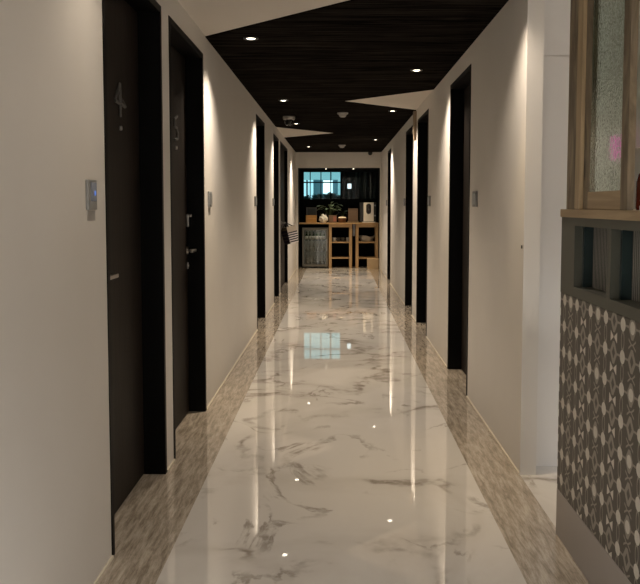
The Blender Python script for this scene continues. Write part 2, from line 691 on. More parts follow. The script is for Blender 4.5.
proto = None
for x, y, lab, vis in LIGHTS:
    z = zp
    spot('downlight_beam', (x, y, z - 0.035), SPOT_W * (0.12 if y < 3 else 1), 56, 1.0)
    spot('downlight_spill', (x, y, z - 0.035), SPILL_W * (0.15 if y < 3 else 0.55 if y < 4 else 1 if y < 8 else 1.25 if y < 12 else 2.0), 118, 1.0, 0.03, SPILL)
    if not vis:
        z = CE if (y < 3) else zp
        if y < 3:
            lab = 'downlight in the cream ceiling above the first door on the left'
        else:
            lab = 'downlight beside the top of the white pier on the right'
    if proto is None:
        proto = thing('downlight', (x, y, z), lab, 'ceiling light', LG)
        b = B()
        b.lathe([(0.031, -0.004), (0.031, -0.0005), (0.048, -0.0005), (0.048, -0.005), (0.041, -0.008), (0.031, -0.004)], (x, y, z))
        b.ob('rim', M['black'], proto)
        b = B()
        b.lathe([(0.0, -0.008), (0.016, -0.007), (0.031, -0.003), (0.031, -0.0005), (0, -0.0005)], (x, y, z))
        b.ob('lens', M['lens'], proto)
    else:
        copy_tree(proto, (x, y, z), lab, LG)
for x, lab in ((-0.222, 'left one of two small downlights over the coffee corner window'), (0.33, 'right one of two small downlights over the coffee corner window')):
    t = thing('downlight', (x, 16.66, 2.045), lab, 'ceiling light', 'downlights over the coffee corner')
    b = B()
    b.cyl((x, 16.66, 2.028), (x, 16.66, 2.045), 0.026, seg=20)
    b.ob('rim', M['silver'], t)
    b = B()
    b.lathe([(0.0, -0.022), (0.010, -0.020), (0.015, -0.017)], (x, 16.66, 2.045))
    b.ob('lens', M['lens'], t)
    spot('niche_beam', (x, 16.68, 2.00), 32, 84, 1.0, 0.02)

# ------------------------------------------------------------------ ceiling fittings
p = thing('smoke_detector', (0.064, 9.48, zp), 'round smoke detector mid ceiling, the nearer of two', 'smoke detector', 'smoke detectors')
b = B()
b.lathe([(0.0, -0.052), (0.030, -0.050), (0.038, -0.040), (0.045, -0.024), (0.045, -0.018)], (0.064, 9.48, zp))
b.ob('sensor_head', M['sticker'], p)
b = B()
b.lathe([(0.058, -0.018), (0.062, -0.012), (0.062, 0.0)], (0.064, 9.48, zp))
b.ob('base', M['sticker'], p)
copy_tree(p, (0.087, 14.54, zp), 'round smoke detector mid ceiling, the farther one near the lintel', 'smoke detectors')

p = thing('dome_camera', (-0.573, 9.845, zp), 'grey dome camera on the charcoal ceiling at the left', 'camera')
b = B()
b.lathe([(0.062, -0.045), (0.070, -0.038), (0.073, -0.010), (0.073, 0.0)], (-0.573, 9.845, zp))
b.ob('housing', M['sticker'], p)
b = B()
b.lathe([(0.0, -0.115), (0.026, -0.110), (0.044, -0.094), (0.055, -0.066), (0.057, -0.045)], (-0.573, 9.845, zp))
b.ob('dome', M['smoked'], p)
b = B()
b.cyl((-0.573, 9.845, zp - 0.052), (-0.573, 9.81, zp - 0.085), 0.022)
b.ob('lens', M['white'], p)

p = thing('wall_camera', (0.66, 16.5, 2.30), 'small black camera at the top of the lintel', 'camera')
b = B()
b.cyl((0.66, 16.5, 2.335), (0.66, 16.46, 2.335), 0.045, 0.045, 20)
b.ob('bracket', M['black'], p)
b = B()
b.lathe([(0.0, -0.05), (0.03, -0.04), (0.042, -0.015), (0.045, 0.01)], (0.66, 16.44, 2.335))
b.ob('dome', M['black'], p)

b = B()
b.box(XR - 0.036, XR, 9.22, 9.30, 2.10, 2.342, bev=0.004)
b.box(XR - 0.030, XR, 9.235, 9.285, 2.02, 2.10, bev=0.004)
tag(b.ob('wall_fitting', plain('dull_beige_wood', (0.22, 0.165, 0.11), 0.7)), 'narrow wooden fitting high between two dark doors on the right', 'fitting')

# ------------------------------------------------------------------ switches
t = thing('keypad', (XL, 2.71, 1.283), 'silver keypad with a blue glow left of the nearest door', 'keypad')
b = B()
b.box(XL, XL + 0.010, 2.698, 2.796, 1.284, 1.384, bev=0.002)
b.ob('body', M['silver'], t)
b = B()
b.box(XL + 0.010, XL + 0.0115, 2.726, 2.789, 1.312, 1.376, bev=0.0005)
s_ = b.ob('screen', plain('slate_blue_screen', (0.27, 0.31, 0.40), 0.25), t)
b = B()
b.cyl((XL + 0.011, 2.768, 1.340), (XL + 0.0125, 2.768, 1.340), 0.009)
b.ob('indicator', M['screen'], s_)
b = B()
b.box(XL, XL + 0.0012, 2.715, 2.80, 1.247, 1.281)
tag(b.ob('sticker', M['sticker']), 'grey strip sticker on the wall below the silver keypad', 'sticker')


def switch(x, s, y0, y1, label, mat):
    t = thing('light_switch', (x, (y0 + y1) / 2, 1.285), label, 'switch', 'corridor wall switches')
    xa, xb = sorted((x, x + s * 0.012))
    b = B()
    b.box(xa, xb, y0, y1, 1.288, 1.388, bev=0.003)
    b.ob('plate', mat, t)
    for k in range(2):
        xa, xb = sorted((x + s * 0.012, x + s * 0.016))
        ym = (y0 + y1) / 2
        b = B()
        b.box(xa, xb, y0 + 0.012 if k == 0 else ym + 0.002, ym - 0.002 if k == 0 else y1 - 0.012, 1.302, 1.374, bev=0.001)
        b.ob('button', M['silver'], t)


switch(XL, 1, 5.262, 5.372, 'grey switch on the left wall just past door 5', M['silver'])
b = B()
b.box(XL, XL + 0.001, 5.30, 5.37, 1.236, 1.284)
tag(b.ob('sticker', M['sticker']), 'grey strip sticker under the switch just past door 5', 'sticker')
switch(XL, 1, 8.24, 8.36, 'grey switch on the left wall, second past door 5', M['greyplate'])
switch(XL, 1, 10.56, 10.68, 'grey switch farthest along the left wall', M['greyplate'])
switch(XR, -1, 5.19, 5.33, 'grey switch on the right wall nearest the white pier', M['greyplate'])
switch(XR, -1, 7.79, 7.92, 'grey switch on the right wall, second along', M['greyplate'])
switch(XR, -1, 10.68, 10.82, 'grey switch on the right wall, third along', M['greyplate'])
switch(XR, -1, 14.55, 14.70, 'grey switch farthest along the right wall', M['greyplate'])
b = B()
b.cyl((XR, 3.935, 1.10), (XR - 0.004, 3.935, 1.10), 0.008)
tag(b.ob('wall_screw', M['black']), 'tiny black screw head near the edge of the white pier', 'screw')

# ------------------------------------------------------------------ striped bag on the double door
Yh = 12.02 + 0.034 + (1.73 - 0.068) / 2 + 0.07 + 0.09
hx = XL - 0.045 + 0.06
t = thing('tote_bag', (hx, Yh, 0.62), 'striped bag hanging from the handle of the far left double door', 'bag')
bw, bd, bh = 0.105, 0.065, 0.27
mt = Matrix.Translation((-0.715, Yh - 0.06, 0.695)) @ Matrix.Rotation(R(-13), 4, 'Y') @ Matrix.Rotation(R(50), 4, 'Z')
bm = bmesh.new()
NB = 15
vs = []
for q in range(NB + 1):
    z = bh * q / NB
    k = 0.92 + 0.12 * math.sin(math.pi * 0.8 * q / NB)
    vs.append([bm.verts.new((sx * bw * k, sy * bd * k, z)) for sx, sy in ((-1, -1), (1, -1), (1, 1), (-1, 1))])
f0 = bm.faces.new(vs[0][::-1])
f0.material_index = 1
for q, (a, c) in enumerate(zip(vs, vs[1:])):
    for k in range(4):
        f = bm.faces.new((a[k], a[(k + 1) % 4], c[(k + 1) % 4], c[k]))
        if k in (0, 2):
            f.material_index = 2 if q >= 10 else (0 if q % 2 == 0 else 1)
        else:
            f.material_index = 4 if q >= 12 else (1 if q % 3 else 3)
top = [bm.verts.new((v.co.x * 0.94, v.co.y * 0.94, v.co.z)) for v in vs[-1]]
low = [bm.verts.new((v.co.x, v.co.y, bh * 0.5)) for v in top]
for ra, rb_ in ((vs[-1], top), (top, low)):
    for k in range(4):
        bm.faces.new((ra[k], ra[(k + 1) % 4], rb_[(k + 1) % 4], rb_[k])).material_index = 2
bm.faces.new(low).material_index = 4
bb = B()
bm.transform(mt)
me = bpy.data.meshes.new('tmp')
bm.to_mesh(me)
bm.free()
bb.bm.from_mesh(me)
bb.ob('body', [plain('white_stripe_cloth', (0.80, 0.75, 0.74), 0.8), plain('purple_stripe_cloth', (0.022, 0.012, 0.028), 0.8),
               plain('cream_canvas', (0.62, 0.54, 0.45), 0.8), plain('plum_stripe_cloth', (0.06, 0.045, 0.05), 0.8),
               plain('brown_canvas', (0.14, 0.11, 0.07), 0.8)], t)
for sy in (-1, 1):
    b = B()
    a = mt @ Vector((-0.06, sy * bd, bh - 0.01))
    c = mt @ Vector((0.05, sy * bd, bh - 0.01))
    hk = Vector((hx - 0.006, Yh - 0.02 + sy * 0.012, 1.032))
    pts = []
    for k in range(13):
        u = k / 12
        w_ = 1 - abs(2 * u - 1)
        base = a.lerp(c, u)
        pts.append(base.lerp(hk, w_ ** 0.8))
    b.tube(pts, 0.007)
    b.ob('strap', plain('dark_webbing', (0.03, 0.025, 0.035), 0.8), t)

# ------------------------------------------------------------------ reception counter
XC = 0.87
CY0, CY1 = 0.9, 3.195
t = thing('reception_counter', (1.1, 2.05, 0), 'reception counter clad in patterned tile with a grey green band', 'counter')
b = B()
b.box(XC + 0.012, 1.32, CY0 + 0.01, CY1 - 0.006, 0.0, 0.965)
b.box(XC + 0.10, 1.32, CY0 + 0.01, CY1 - 0.006, 0.965, 1.254)
b.ob('body', M['greengrey'], t)
b = B()
b.box(XC, XC + 0.02, CY0, CY1, 0.0, 0.183, bev=0.003)
b.ob('plinth', M['plinth'], t)
b = B()
b.box(XC + 0.001, XC + 0.02, CY0, CY1, 0.184, 0.962, bev=0.002)
b.ob('tile_panel', M['tile'], t)
b = B()
ops = []
y = 3.02
while y - 0.37 > CY0 + 0.1:
    ops.append((y - 0.37, y))
    y -= 0.40
b.box(XC, XC + 0.10, CY0, CY1, 0.963, 1.0)
b.box(XC, XC + 0.10, CY0, CY1, 1.224, 1.254)
yy = CY1
for a, c in ops:
    b.box(XC, XC + 0.10, c, yy, 1.0, 1.224)
    yy = a
b.box(XC, XC + 0.10, CY0, yy, 1.0, 1.224)
b.ob('band_frame', M['greengrey'], t)
flm, nt, bs = new_mat('fluted_grey_glass')
sep = nt.nodes.new('ShaderNodeSeparateXYZ')
nt.links.new(coords(nt), sep.inputs[0])
rib = (V(nt, sep.outputs[1]) / 0.016).mod(1.0)
rb = (rib - 0.5).abs() * 2.0
nt.links.new(mix(nt, rb, (0.16, 0.155, 0.14), (0.32, 0.31, 0.28)), bs.inputs['Base Color'])
bs.inputs['Roughness'].default_value = 0.15
bump(nt, bs, rb, 0.6, 0.01)
teal = plain('dark_teal_edging', (0.018, 0.034, 0.036), 0.35)
for a, c in ops:
    b = B()
    b.box(XC + 0.062, XC + 0.068, a, c, 1.0, 1.224)
    g = b.ob('pane', flm, t)
    b = B()
    b.box(XC + 0.03, XC + 0.062, c - 0.018, c, 1.0, 1.224)
    b.ob('bead', teal, g)
b = B()
b.box(XC - 0.006, 1.40, CY0 - 0.01, CY1 + 0.004, 1.254, 1.284, bev=0.003)
b.ob('counter_shelf', M['pineh'], t)

# wooden window on the counter
t = thing('window_2', (XC, 2.8, 1.284), 'wooden window of pebbled glass standing on the counter', 'window', None, 'structure')
b = B()
b.box(XC + 0.010, XC + 0.05, 3.022, 3.175, 1.284, CE, bev=0.003)
b.ob('post', M['pinedark'], t)
b = B()
b.box(XC, XC + 0.022, 2.488, 2.55, 1.284, CE, bev=0.003)
b.ob('end_post', M['pinedark'], t)
b = B()
b.box(XC - 0.004, XC + 0.035, 2.957, 3.021, 1.284, CE, bev=0.004)
b.ob('stile', M['pine'], t)
b = B()
b.box(XC + 0.008, XC + 0.033, 2.885, 2.956, 1.284, CE, bev=0.004)
b.ob('stile', M['pinedark'], t)
b = B()
b.box(XC + 0.002, XC + 0.03, 2.551, 2.884, 1.284, 1.345, bev=0.003)
b.ob('bottom_rail', M['pineh'], t)
b = B()
b.box(XC + 0.009, XC + 0.014, 2.551, 2.884, 1.345, CE)
b.ob('pane', M['pebble'], t)

# things behind and on the counter
t = thing('bottle', (0.955, 2.56, 1.284), 'dark red bottle standing on the counter at the right edge', 'bottle')
b = B()
bx, by = 0.955, 2.545
t.location = (bx, by, 1.284)
b.lathe([(0.034, 0.0), (0.036, 0.006), (0.036, 0.085), (0.030, 0.11), (0.016, 0.125)], (bx, by, 1.2842))
b.ob('glass_body', plain('dark_red_glass', (0.16, 0.022, 0.012), 0.15), t)
b = B()
b.lathe([(0.018, 0.125), (0.018, 0.15), (0.0, 0.151)], (bx, by, 1.2842))
b.ob('cap', plain('brown_cap', (0.10, 0.02, 0.012), 0.4), t)
b = B()
b.lathe([(0.012, 0), (0.012, 0.012), (0.007, 0.02), (0.011, 0.030), (0.0, 0.036)], (XC + 0.03, 2.43, 1.2842))
tag(b.ob('knob', M['white']), 'small white knob on the counter at the foot of the wooden window', 'knob')
b = B()
b.box(1.05, 1.075, 1.7, 2.93, 1.50, CE, bev=0.003)
tag(b.ob('sign_board', M['white']), 'blank white board hanging behind the counter at the right edge', 'board')
b = B()
n = 46
pts = []
for k in range(n + 1):
    x = 1.345 + k * 0.02
    pts.append((x, YP - 0.06 + 0.018 * math.sin(k * 1.9), 0.05))
bk = [(x, y + 0.006, z) for x, y, z in pts[::-1]]
b.prism(pts + bk, (0, 0, 2.25))
tag(b.ob('curtain', plain('taupe_curtain', (0.36, 0.33, 0.29), 0.9)), 'taupe pleated curtain behind the counter window', 'curtain')
t = thing('table_lamp', (0.98, 2.90, 1.284), 'small pink glowing lamp behind the pebbled glass', 'lamp')
b = B()
b.lathe([(0.030, 0), (0.030, 0.01), (0.005, 0.02), (0.005, 0.17)], (0.98, 2.90, 1.2842))
b.ob('stand', M['black'], t)
b = B()
b.lathe([(0.006, 0.17), (0.012, 0.185), (0.014, 0.22), (0.012, 0.25), (0.0, 0.262)], (0.98, 2.90, 1.2842))
b.ob('shade', emit('pink_glow', (0.85, 0.10, 0.55), 0.28), t)

# ------------------------------------------------------------------ coffee corner
t = thing('window_1', (0.04, 17.4, 1.37), 'dark window with small panes at the end of the corridor', 'window', None, 'structure')
b = B()
b.box(-0.785, -0.700, 17.36, 17.42, 1.37, 2.045)
b.box(0.82, 0.86, 17.36, 17.42, 1.37, 2.045)
b.box(-0.70, 0.82, 17.36, 17.42, 1.992, 2.045)
b.box(-0.70, 0.82, 17.36, 17.42, 1.37, 1.425)
b.box(0.069, 0.10, 17.36, 17.42, 1.425, 1.992)
b.ob('window_frame', M['niche'], t)
b = B()
for x0, x1 in ((-0.576, -0.557), (-0.349, -0.33), (-0.143, -0.118)):
    b.box(x0, x1, 17.375, 17.405, 1.425, 1.992)
for z0, z1 in ((1.764, 1.790),):
    b.box(-0.70, 0.069, 17.378, 17.402, z0, z1)
b.ob('glazing_bars', M['niche'], t)
b = B()
b.box(-0.70, 0.069, 17.387, 17.393, 1.425, 1.992)
b.ob('pane', M['nightglass'], t)
b = B()
b.box(0.10, 0.82, 17.387, 17.393, 1.425, 1.992)
b.ob('pane', M['nightglass'], t)

b = B()
pts = []
for k in range(61):
    pts.append((0.07 + k * 0.0135, 17.465 + 0.012 * math.sin(k * 0.9), 1.37))
b.prism(pts + [(x, y + 0.004, z) for x, y, z in pts[::-1]], (0, 0, 0.66))
tag(b.ob('curtain', plain('navy_curtain', (0.003, 0.010, 0.014), 0.9)), 'dark navy curtain behind the right half of the end window', 'curtain')

t = thing('lantern', (0.26, 17.34, 1.63), 'small glowing white lantern in the dark right half of the window', 'lamp')
b = B()
b.box(0.220, 0.300, 17.26, 17.33, 1.645, 1.745, bev=0.004)
b.ob('shade', emit('lantern_white', (0.75, 0.95, 1.0), 0.9), t)
b = B()
b.box(0.250, 0.270, 17.30, 17.36, 1.745, 1.765)
b.box(0.25, 0.27, 17.33, 17.36, 1.63, 1.765)
b.ob('bracket', M['black'], t)

# outside: houses and shrubs in the dusk
t = thing('building', (-0.15, 21.5, 0), 'pale building outside with an added glowing patch', 'building')
b = B()
b.box(-0.62, 0.02, 21.5, 22.5, 0, 1.96)
b.ob('wall', plain('blue_grey_render', (0.24, 0.36, 0.42), 0.8), t)
b = B()
b.box(-0.36, -0.12, 21.47, 21.5, 1.60, 1.94)
b.ob('glow_patch', emit('glow_patch', (0.80, 1.0, 1.0), 1.5), t)  # glowing patch added to give the white glow behind the middle panes
t = thing('building', (-1.0, 22.5, 0), 'white building outside behind the leftmost panes', 'building')
b = B()
b.box(-1.25, -0.66, 22.5, 23.5, 0, 1.98)
b.ob('wall', emit('glowing_facade', (0.55, 0.85, 0.90), 0.7), t)  # wall emits its own brightness in place of light falling on it
b = B()
b.box(-0.84, -0.80, 22.47, 22.5, 1.5, 1.98)
b.ob('downpipe', M['black'], t)


def leaf(bm, p, d, L, w, droop=0.25):
    d = Vector(d).normalized()
    side = d.cross(Vector((0, 0, 1)))
    if side.length < 1e-3:
        side = Vector((1, 0, 0))
    side.normalize()
    rows = []
    for u, ww in ((0, 0.08), (0.3, 0.85), (0.6, 1.0), (0.85, 0.55), (1, 0.02)):
        c = Vector(p) + d * L * u - Vector((0, 0, droop * L * u * u))
        rows.append((bm.verts.new(c - side * w * ww), bm.verts.new(c - Vector((0, 0, 0.15 * w))), bm.verts.new(c + side * w * ww)))
    for a, c in zip(rows, rows[1:]):
        bm.faces.new((a[0], a[1], c[1], c[0]))
        bm.faces.new((a[1], a[2], c[2], c[1]))


def foliage(n, c, rad, L, w, rnd):
    b = B()
    for k in range(n):
        a = rnd.uniform(0, 2 * math.pi)
        e = rnd.uniform(-0.2, 1.1)
        d = Vector((math.cos(a) * math.cos(e), math.sin(a) * math.cos(e), math.sin(e)))
        p = Vector(c) + Vector((d.x * rad[0], d.y * rad[1], d.z * rad[2])) * rnd.uniform(0.2, 1)
        leaf(b.bm, p, d, L * rnd.uniform(0.7, 1.2), w)
    return b


rnd = random.Random(3)
dkgreen = plain('dark_outdoor_leaves', (0.02, 0.06, 0.055), 0.6)
for k, (x, yy, h, lab) in enumerate(((-0.72, 18.3, 1.58, 'dark shrub outside the leftmost window pane'),
                                     (-0.44, 19.0, 1.62, 'dark shrub outside between the left window panes'),
                                     (-0.15, 18.3, 1.64, 'dark shrub outside the middle of the window, the tallest'),
                                     (0.10, 19.0, 1.60, 'dark shrub outside behind the last window bar'))):
    t = thing('shrub', (x, yy, 0), lab, 'shrub', 'shrubs outside the window')
    b = foliage(520, (x, yy, h - 0.30), (0.17, 0.12, 0.22), 0.10, 0.030, rnd)
    b.ob('leaves', dkgreen, t)
    b = B()
    b.cyl((x, yy, 0), (x, yy, h - 0.2), 0.015)
    b.ob('stem', M['dark'], t)
b = B()
b.box(-3, 3, 17.56, 24, -0.12, -0.02)
struct(b.ob('ground', plain('dark_ground', (0.05, 0.06, 0.06), 0.9)))

# worktop and stands
FY = 16.90
WY = 17.39
ZT = 0.932
b = B()
b.box(-0.784, 0.858, FY - 0.02, WY, ZT - 0.024, ZT, bev=0.003)
tag(b.ob('worktop', M['oakh']), 'thin wooden worktop across the coffee corner', 'worktop')


def stand(x0, x1, label):
    t = thing('shelf_stand', ((x0 + x1) / 2, 17.12, 0), label, 'stand', 'wooden stands under the worktop')
    top = ZT - 0.025
    w = 0.058
    for (a, c) in ((x0, x0 + w), (x1 - w, x1)):
        for (d, e) in ((FY, FY + w), (WY - 0.02 - w, WY - 0.02)):
            b = B()
            b.box(a, c, d, e, 0, top, bev=0.004)
            b.ob('leg', M['oak'], t)
    b = B()
    b.box(x0 + w, x1 - w, FY + 0.004, FY + 0.026, top - 0.065, top, bev=0.002)
    b.ob('apron', M['oakh'], t)
    for z, nm in ((0.53, 'shelf'), (0.205, 'lower_shelf')):
        b = B()
        b.box(x0 + w, x1 - w, FY + 0.006, WY - 0.03, z - 0.012, z + 0.012, bev=0.002)
        b.ob(nm, M['oakh'], t)
    return t


stand(-0.168, 0.312, 'wooden shelf stand in the middle, beside the glass fridge')
stand(0.388, 0.852, 'wooden shelf stand at the right, with a box before it')
b = B()
b.box(0.328, 0.374, 16.93, 17.3, 0.66, 0.903, bev=0.004)
tag(b.ob('paper_holder', plain('grey_blue_box', (0.20, 0.22, 0.26), 0.6)), 'grey holder fixed under the worktop between the two wooden stands', 'holder')

# fridge
t = thing('mini_fridge', (-0.455, 17.12, 0), 'glass door mini fridge under the left end of the worktop', 'fridge')
fx0, fx1, fz = -0.715, -0.190, 0.830
grey = plain('grey_fridge_enamel', (0.15, 0.145, 0.13), 0.4)
inner = plain('fridge_liner', (0.30, 0.31, 0.28), 0.5)
b = B()
b.box(fx0, fx0 + 0.03, FY + 0.04, WY - 0.02, 0.03, fz)
b.box(fx1 - 0.03, fx1, FY + 0.04, WY - 0.02, 0.03, fz)
b.box(fx0 + 0.03, fx1 - 0.03, FY + 0.04, WY - 0.02, 0.03, 0.08)
b.box(fx0 + 0.03, fx1 - 0.03, FY + 0.04, WY - 0.02, fz - 0.04, fz)
b.box(fx0 + 0.03, fx1 - 0.03, WY - 0.05, WY - 0.02, 0.08, fz - 0.04, mi=1)
b.ob('cabinet', [grey, inner], t)
for x in (fx0 + 0.05, fx1 - 0.05):
    b = B()
    b.cyl((x, FY + 0.10, 0), (x, FY + 0.10, 0.03), 0.02)
    b.ob('foot', M['black'], t)
b = B()
w = 0.038
b.box(fx0, fx0 + w, FY, FY + 0.036, 0.03, fz, bev=0.003)
b.box(fx1 - w, fx1, FY, FY + 0.036, 0.03, fz, bev=0.003)
b.box(fx0 + w, fx1 - w, FY, FY + 0.036, 0.03, 0.075, bev=0.003)
b.box(fx0 + w, fx1 - w, FY, FY + 0.036, fz - 0.045, fz, bev=0.003)
D = b.ob('door', grey, t)
b = B()
b.box(fx0 + w, fx1 - w, FY + 0.012, FY + 0.018, 0.075, fz - 0.045)
b.ob('pane', M['fridgeglass'], D)
b = B()
b.box(fx1 - 0.03, fx1 - 0.012, FY - 0.018, FY, 0.35, 0.60, bev=0.004)
b.ob('handle', M['silver'], D)
for z in (0.565, 0.33):
    b = B()
    for k in range(9):
        x = fx0 + 0.05 + k * (fx1 - fx0 - 0.10) / 8
        b.cyl((x, FY + 0.05, z), (x, WY - 0.055, z), 0.0025, seg=6)
    for y in (FY + 0.06, FY + 0.2, WY - 0.07):
        b.cyl((fx0 + 0.031, y, z), (fx1 - 0.031, y, z), 0.003, seg=6)
    b.ob('rack', M['silver'], t)
fl = area('fridge_lamp', (-0.455, 17.02, fz - 0.05), 0.3, 0.04, 0.5, (1.0, 0.97, 0.86))

# bottles in the fridge
greenglass = plain('green_bottle_glass', (0.025, 0.06, 0.02), 0.15)
brownglass = plain('brown_bottle_glass', (0.05, 0.022, 0.01), 0.15)
paper = plain('white_label_paper', (0.62, 0.60, 0.54), 0.6)
water = plain('cloudy_water_bottle', (0.27, 0.27, 0.24), 0.3)
pos = ['leftmost', 'second', 'third', 'fourth', 'fifth', 'rightmost']


def bottle(z, glassm, labm, label, group, x, h):
    t = thing('bottle', (x, FY + 0.085, z), label, 'bottle', group)
    b = B()
    r = 0.027
    b.lathe([(r, 0), (r, h * 0.52), (r * 0.8, h * 0.63), (0.011, h * 0.74), (0.011, h * 0.96)], (x, FY + 0.085, z), 16)
    b.ob('glass_body', glassm, t)
    b = B()
    b.lathe([(r + 0.0006, h * 0.10), (r + 0.0006, h * 0.48)], (x, FY + 0.085, z), 16)
    b.ob('label', labm, t)
    b = B()
    b.lathe([(0.0125, h * 0.955), (0.0125, h * 0.995), (0, h)], (x, FY + 0.085, z), 12)
    b.ob('cap', M['silver'], t)
    return t


p0 = p1 = None
for k in range(6):
    x = fx0 + 0.085 + k * 0.0715
    lab = 'small bottle with a white label, %s on the top fridge shelf' % pos[k]
    if p0 is None:
        p0 = bottle(0.568, greenglass, paper, lab, 'bottles on the top fridge shelf', x, 0.195)
    else:
        copy_tree(p0, (x, FY + 0.085, 0.568), lab, 'bottles on the top fridge shelf')
for k in range(6):
    x = fx0 + 0.085 + k * 0.0715
    lab = 'pale bottle, %s on the middle fridge shelf' % pos[k]
    if p1 is None:
        p1 = bottle(0.333, water, water, lab, 'bottles on the middle fridge shelf', x, 0.20)
    else:
        copy_tree(p1, (x, FY + 0.085, 0.333), lab, 'bottles on the middle fridge shelf')
for k in range(6):
    x = fx0 + 0.085 + k * 0.0715
    copy_tree(p1, (x, FY + 0.085, 0.083), 'pale bottle, %s at the bottom of the fridge' % pos[k], 'bottles at the bottom of the fridge')

# cups on the middle stand
p = None
cupw = plain('white_cup', (0.62, 0.60, 0.56), 0.4)
cupd = plain('dark_cup', (0.08, 0.07, 0.055), 0.4)
for x, m_, lab in ((-0.055, cupw, 'white cup on the middle stand shelf at the left'), (0.035, cupd, 'dark cup on the middle stand shelf, left of the other dark cup'),
                   (0.120, cupd, 'dark cup on the middle stand shelf, next to the grey cup'), (0.225, plain('grey_cup', (0.36, 0.36, 0.35), 0.4), 'grey cup on the middle stand shelf at the right')):
    t = thing('cup', (x, FY + 0.10, 0.5425), lab, 'cup', 'cups on the middle stand')
    b = B()
    b.lathe([(0.026, 0), (0.030, 0.004), (0.037, 0.085), (0.034, 0.085), (0.028, 0.010), (0, 0.010)], (x, FY + 0.10, 0.5425), 20)
    b.ob('cup_body', m_, t)
    b = B()
    b.tube([(x + 0.034 + 0.022 * math.sin(u), FY + 0.10, 0.5425 + 0.045 + 0.024 * math.cos(u)) for u in [k * math.pi / 8 for k in range(9)]], 0.004)
    b.ob('handle', m_, t)

# cloth-lined basket on the right stand
t = thing('basket', (0.62, 17.08, 0.5425), 'pale fabric basket on the shelf of the right stand', 'basket')
b = B()
prof = []
bm = bmesh.new()
seg = 32
rings = []
for r, z in ((0.10, 0), (0.13, 0.03), (0.155, 0.09), (0.165, 0.11), (0.150, 0.105), (0.12, 0.03), (0.0, 0.02)):
    ring = []
    for k in range(seg):
        a = 2 * math.pi * k / seg
        wv = 1 + 0.05 * math.sin(5 * a) * (z > 0.05)
        zz = z + 0.018 * math.sin(3 * a + 1) * (z > 0.05)
        ring.append(bm.verts.new((0.62 + r * wv * math.cos(a), 17.08 + 0.75 * r * wv * math.sin(a), 0.5425 + zz)))
    rings.append(ring)
for a, c in zip(rings, rings[1:]):
    for k in range(seg):
        bm.faces.new((a[k], a[(k + 1) % seg], c[(k + 1) % seg], c[k]))
bm.faces.new(rings[0][::-1])
bmesh.ops.remove_doubles(bm, verts=bm.verts[:], dist=1e-5)
b._merge(bm, 0, None, True)
b.ob('fabric_body', plain('linen', (0.50, 0.46, 0.40), 0.9), t)
for sx in (-1, 1):
    b = B()
    b.tube([(0.62 + sx * (0.155 + 0.02 * math.sin(u)), 17.08 + 0.04 * math.cos(u), 0.64 + 0.045 * math.sin(u)) for u in [k * math.pi / 8 for k in range(9)]], 0.006)
    b.ob('handle', plain('linen_webbing', (0.40, 0.36, 0.30), 0.9), t)

# box on the floor
t = thing('cardboard_box', (0.735, 16.75, 0), 'light brown box on the floor before the right stand', 'box')
b = B()
cb = plain('tan_cardboard', (0.55, 0.41, 0.25), 0.8)
b.box(0.62, 0.852, 16.66, 16.86, 0.0, 0.21, bev=0.003)
b.ob('carton', cb, t)
for k in (0, 1):
    b = B()
    b.box(0.622, 0.85, 16.662 + k * 0.0995, 16.759 + k * 0.0995, 0.2101, 0.2135)
    b.ob('flap', cb, t)

# on the worktop
t = thing('wooden_box', (-0.535, 17.1, ZT), 'small honey wood box at the left end of the worktop', 'box')
b = B()
x0, x1, ya, yb = -0.645, -0.425, 17.0, 17.17
hw = wood('honey_wood', (0.36, 0.19, 0.06), (0.50, 0.29, 0.10), 'x', 0.5)
for q in ((x0, x1, ya, ya + 0.012), (x0, x1, yb - 0.012, yb), (x0, x0 + 0.012, ya + 0.012, yb - 0.012), (x1 - 0.012, x1, ya + 0.012, yb - 0.012)):
    b.box(*q, ZT + 0.001, ZT + 0.155, bev=0.001)
b.box(x0 + 0.012, x1 - 0.012, ya + 0.012, yb - 0.012, ZT + 0.001, ZT + 0.012)
b.ob('sides', hw, t)
t = thing('picture_frame', (-0.535, 17.28, ZT), 'dark grey framed board standing behind the honey wood box', 'frame')
b = B()
for q in ((-0.645, -0.625, ZT, 1.25), (-0.445, -0.425, ZT, 1.25)):
    b.box(q[0], q[1], 17.27, 17.29, q[2] + 0.001, q[3], bev=0.002)
b.box(-0.625, -0.445, 17.27, 17.29, 1.23, 1.25, bev=0.002)
b.box(-0.625, -0.445, 17.27, 17.29, ZT + 0.001, ZT + 0.02, bev=0.002)
b.ob('frame', plain('slate_frame', (0.10, 0.11, 0.11), 0.4), t)
b = B()
b.box(-0.625, -0.445, 17.278, 17.284, ZT + 0.02, 1.23)
b.ob('board', plain('slate_board', (0.04, 0.055, 0.06), 0.4), t)

# white crumpled bag
t = thing('plastic_bag', (-0.28, 17.06, ZT), 'crumpled white plastic bag on the worktop', 'bag')
bm = bmesh.new()
bmesh.ops.create_icosphere(bm, subdivisions=4, radius=1)
from mathutils import noise as mnoise
for v in bm.verts:
    d = v.co.normalized()
    k = 1 + 0.35 * mnoise.noise(d * 2.3) + 0.16 * mnoise.noise(d * 6.0)
    v.co = Vector((d.x * 0.085 * k, d.y * 0.055 * k, max(-0.075, d.z * 0.092 * k) + 0.077))
for v in bm.verts:
    v.co += Vector((-0.28, 17.06, ZT))
b = B()
b._merge(bm, 0, None, True)
b.ob('sack', plain('white_film', (0.74, 0.78, 0.82), 0.3), t)
for sx in (-1, 1):
    b = B()
    leaf(b.bm, (-0.28 + sx * 0.02, 17.06, ZT + 0.15), (sx * 0.7, -0.2, 0.8), 0.07, 0.018)
    b.ob('tied_end', plain('white_film_ends', (0.74, 0.78, 0.82), 0.3), t)

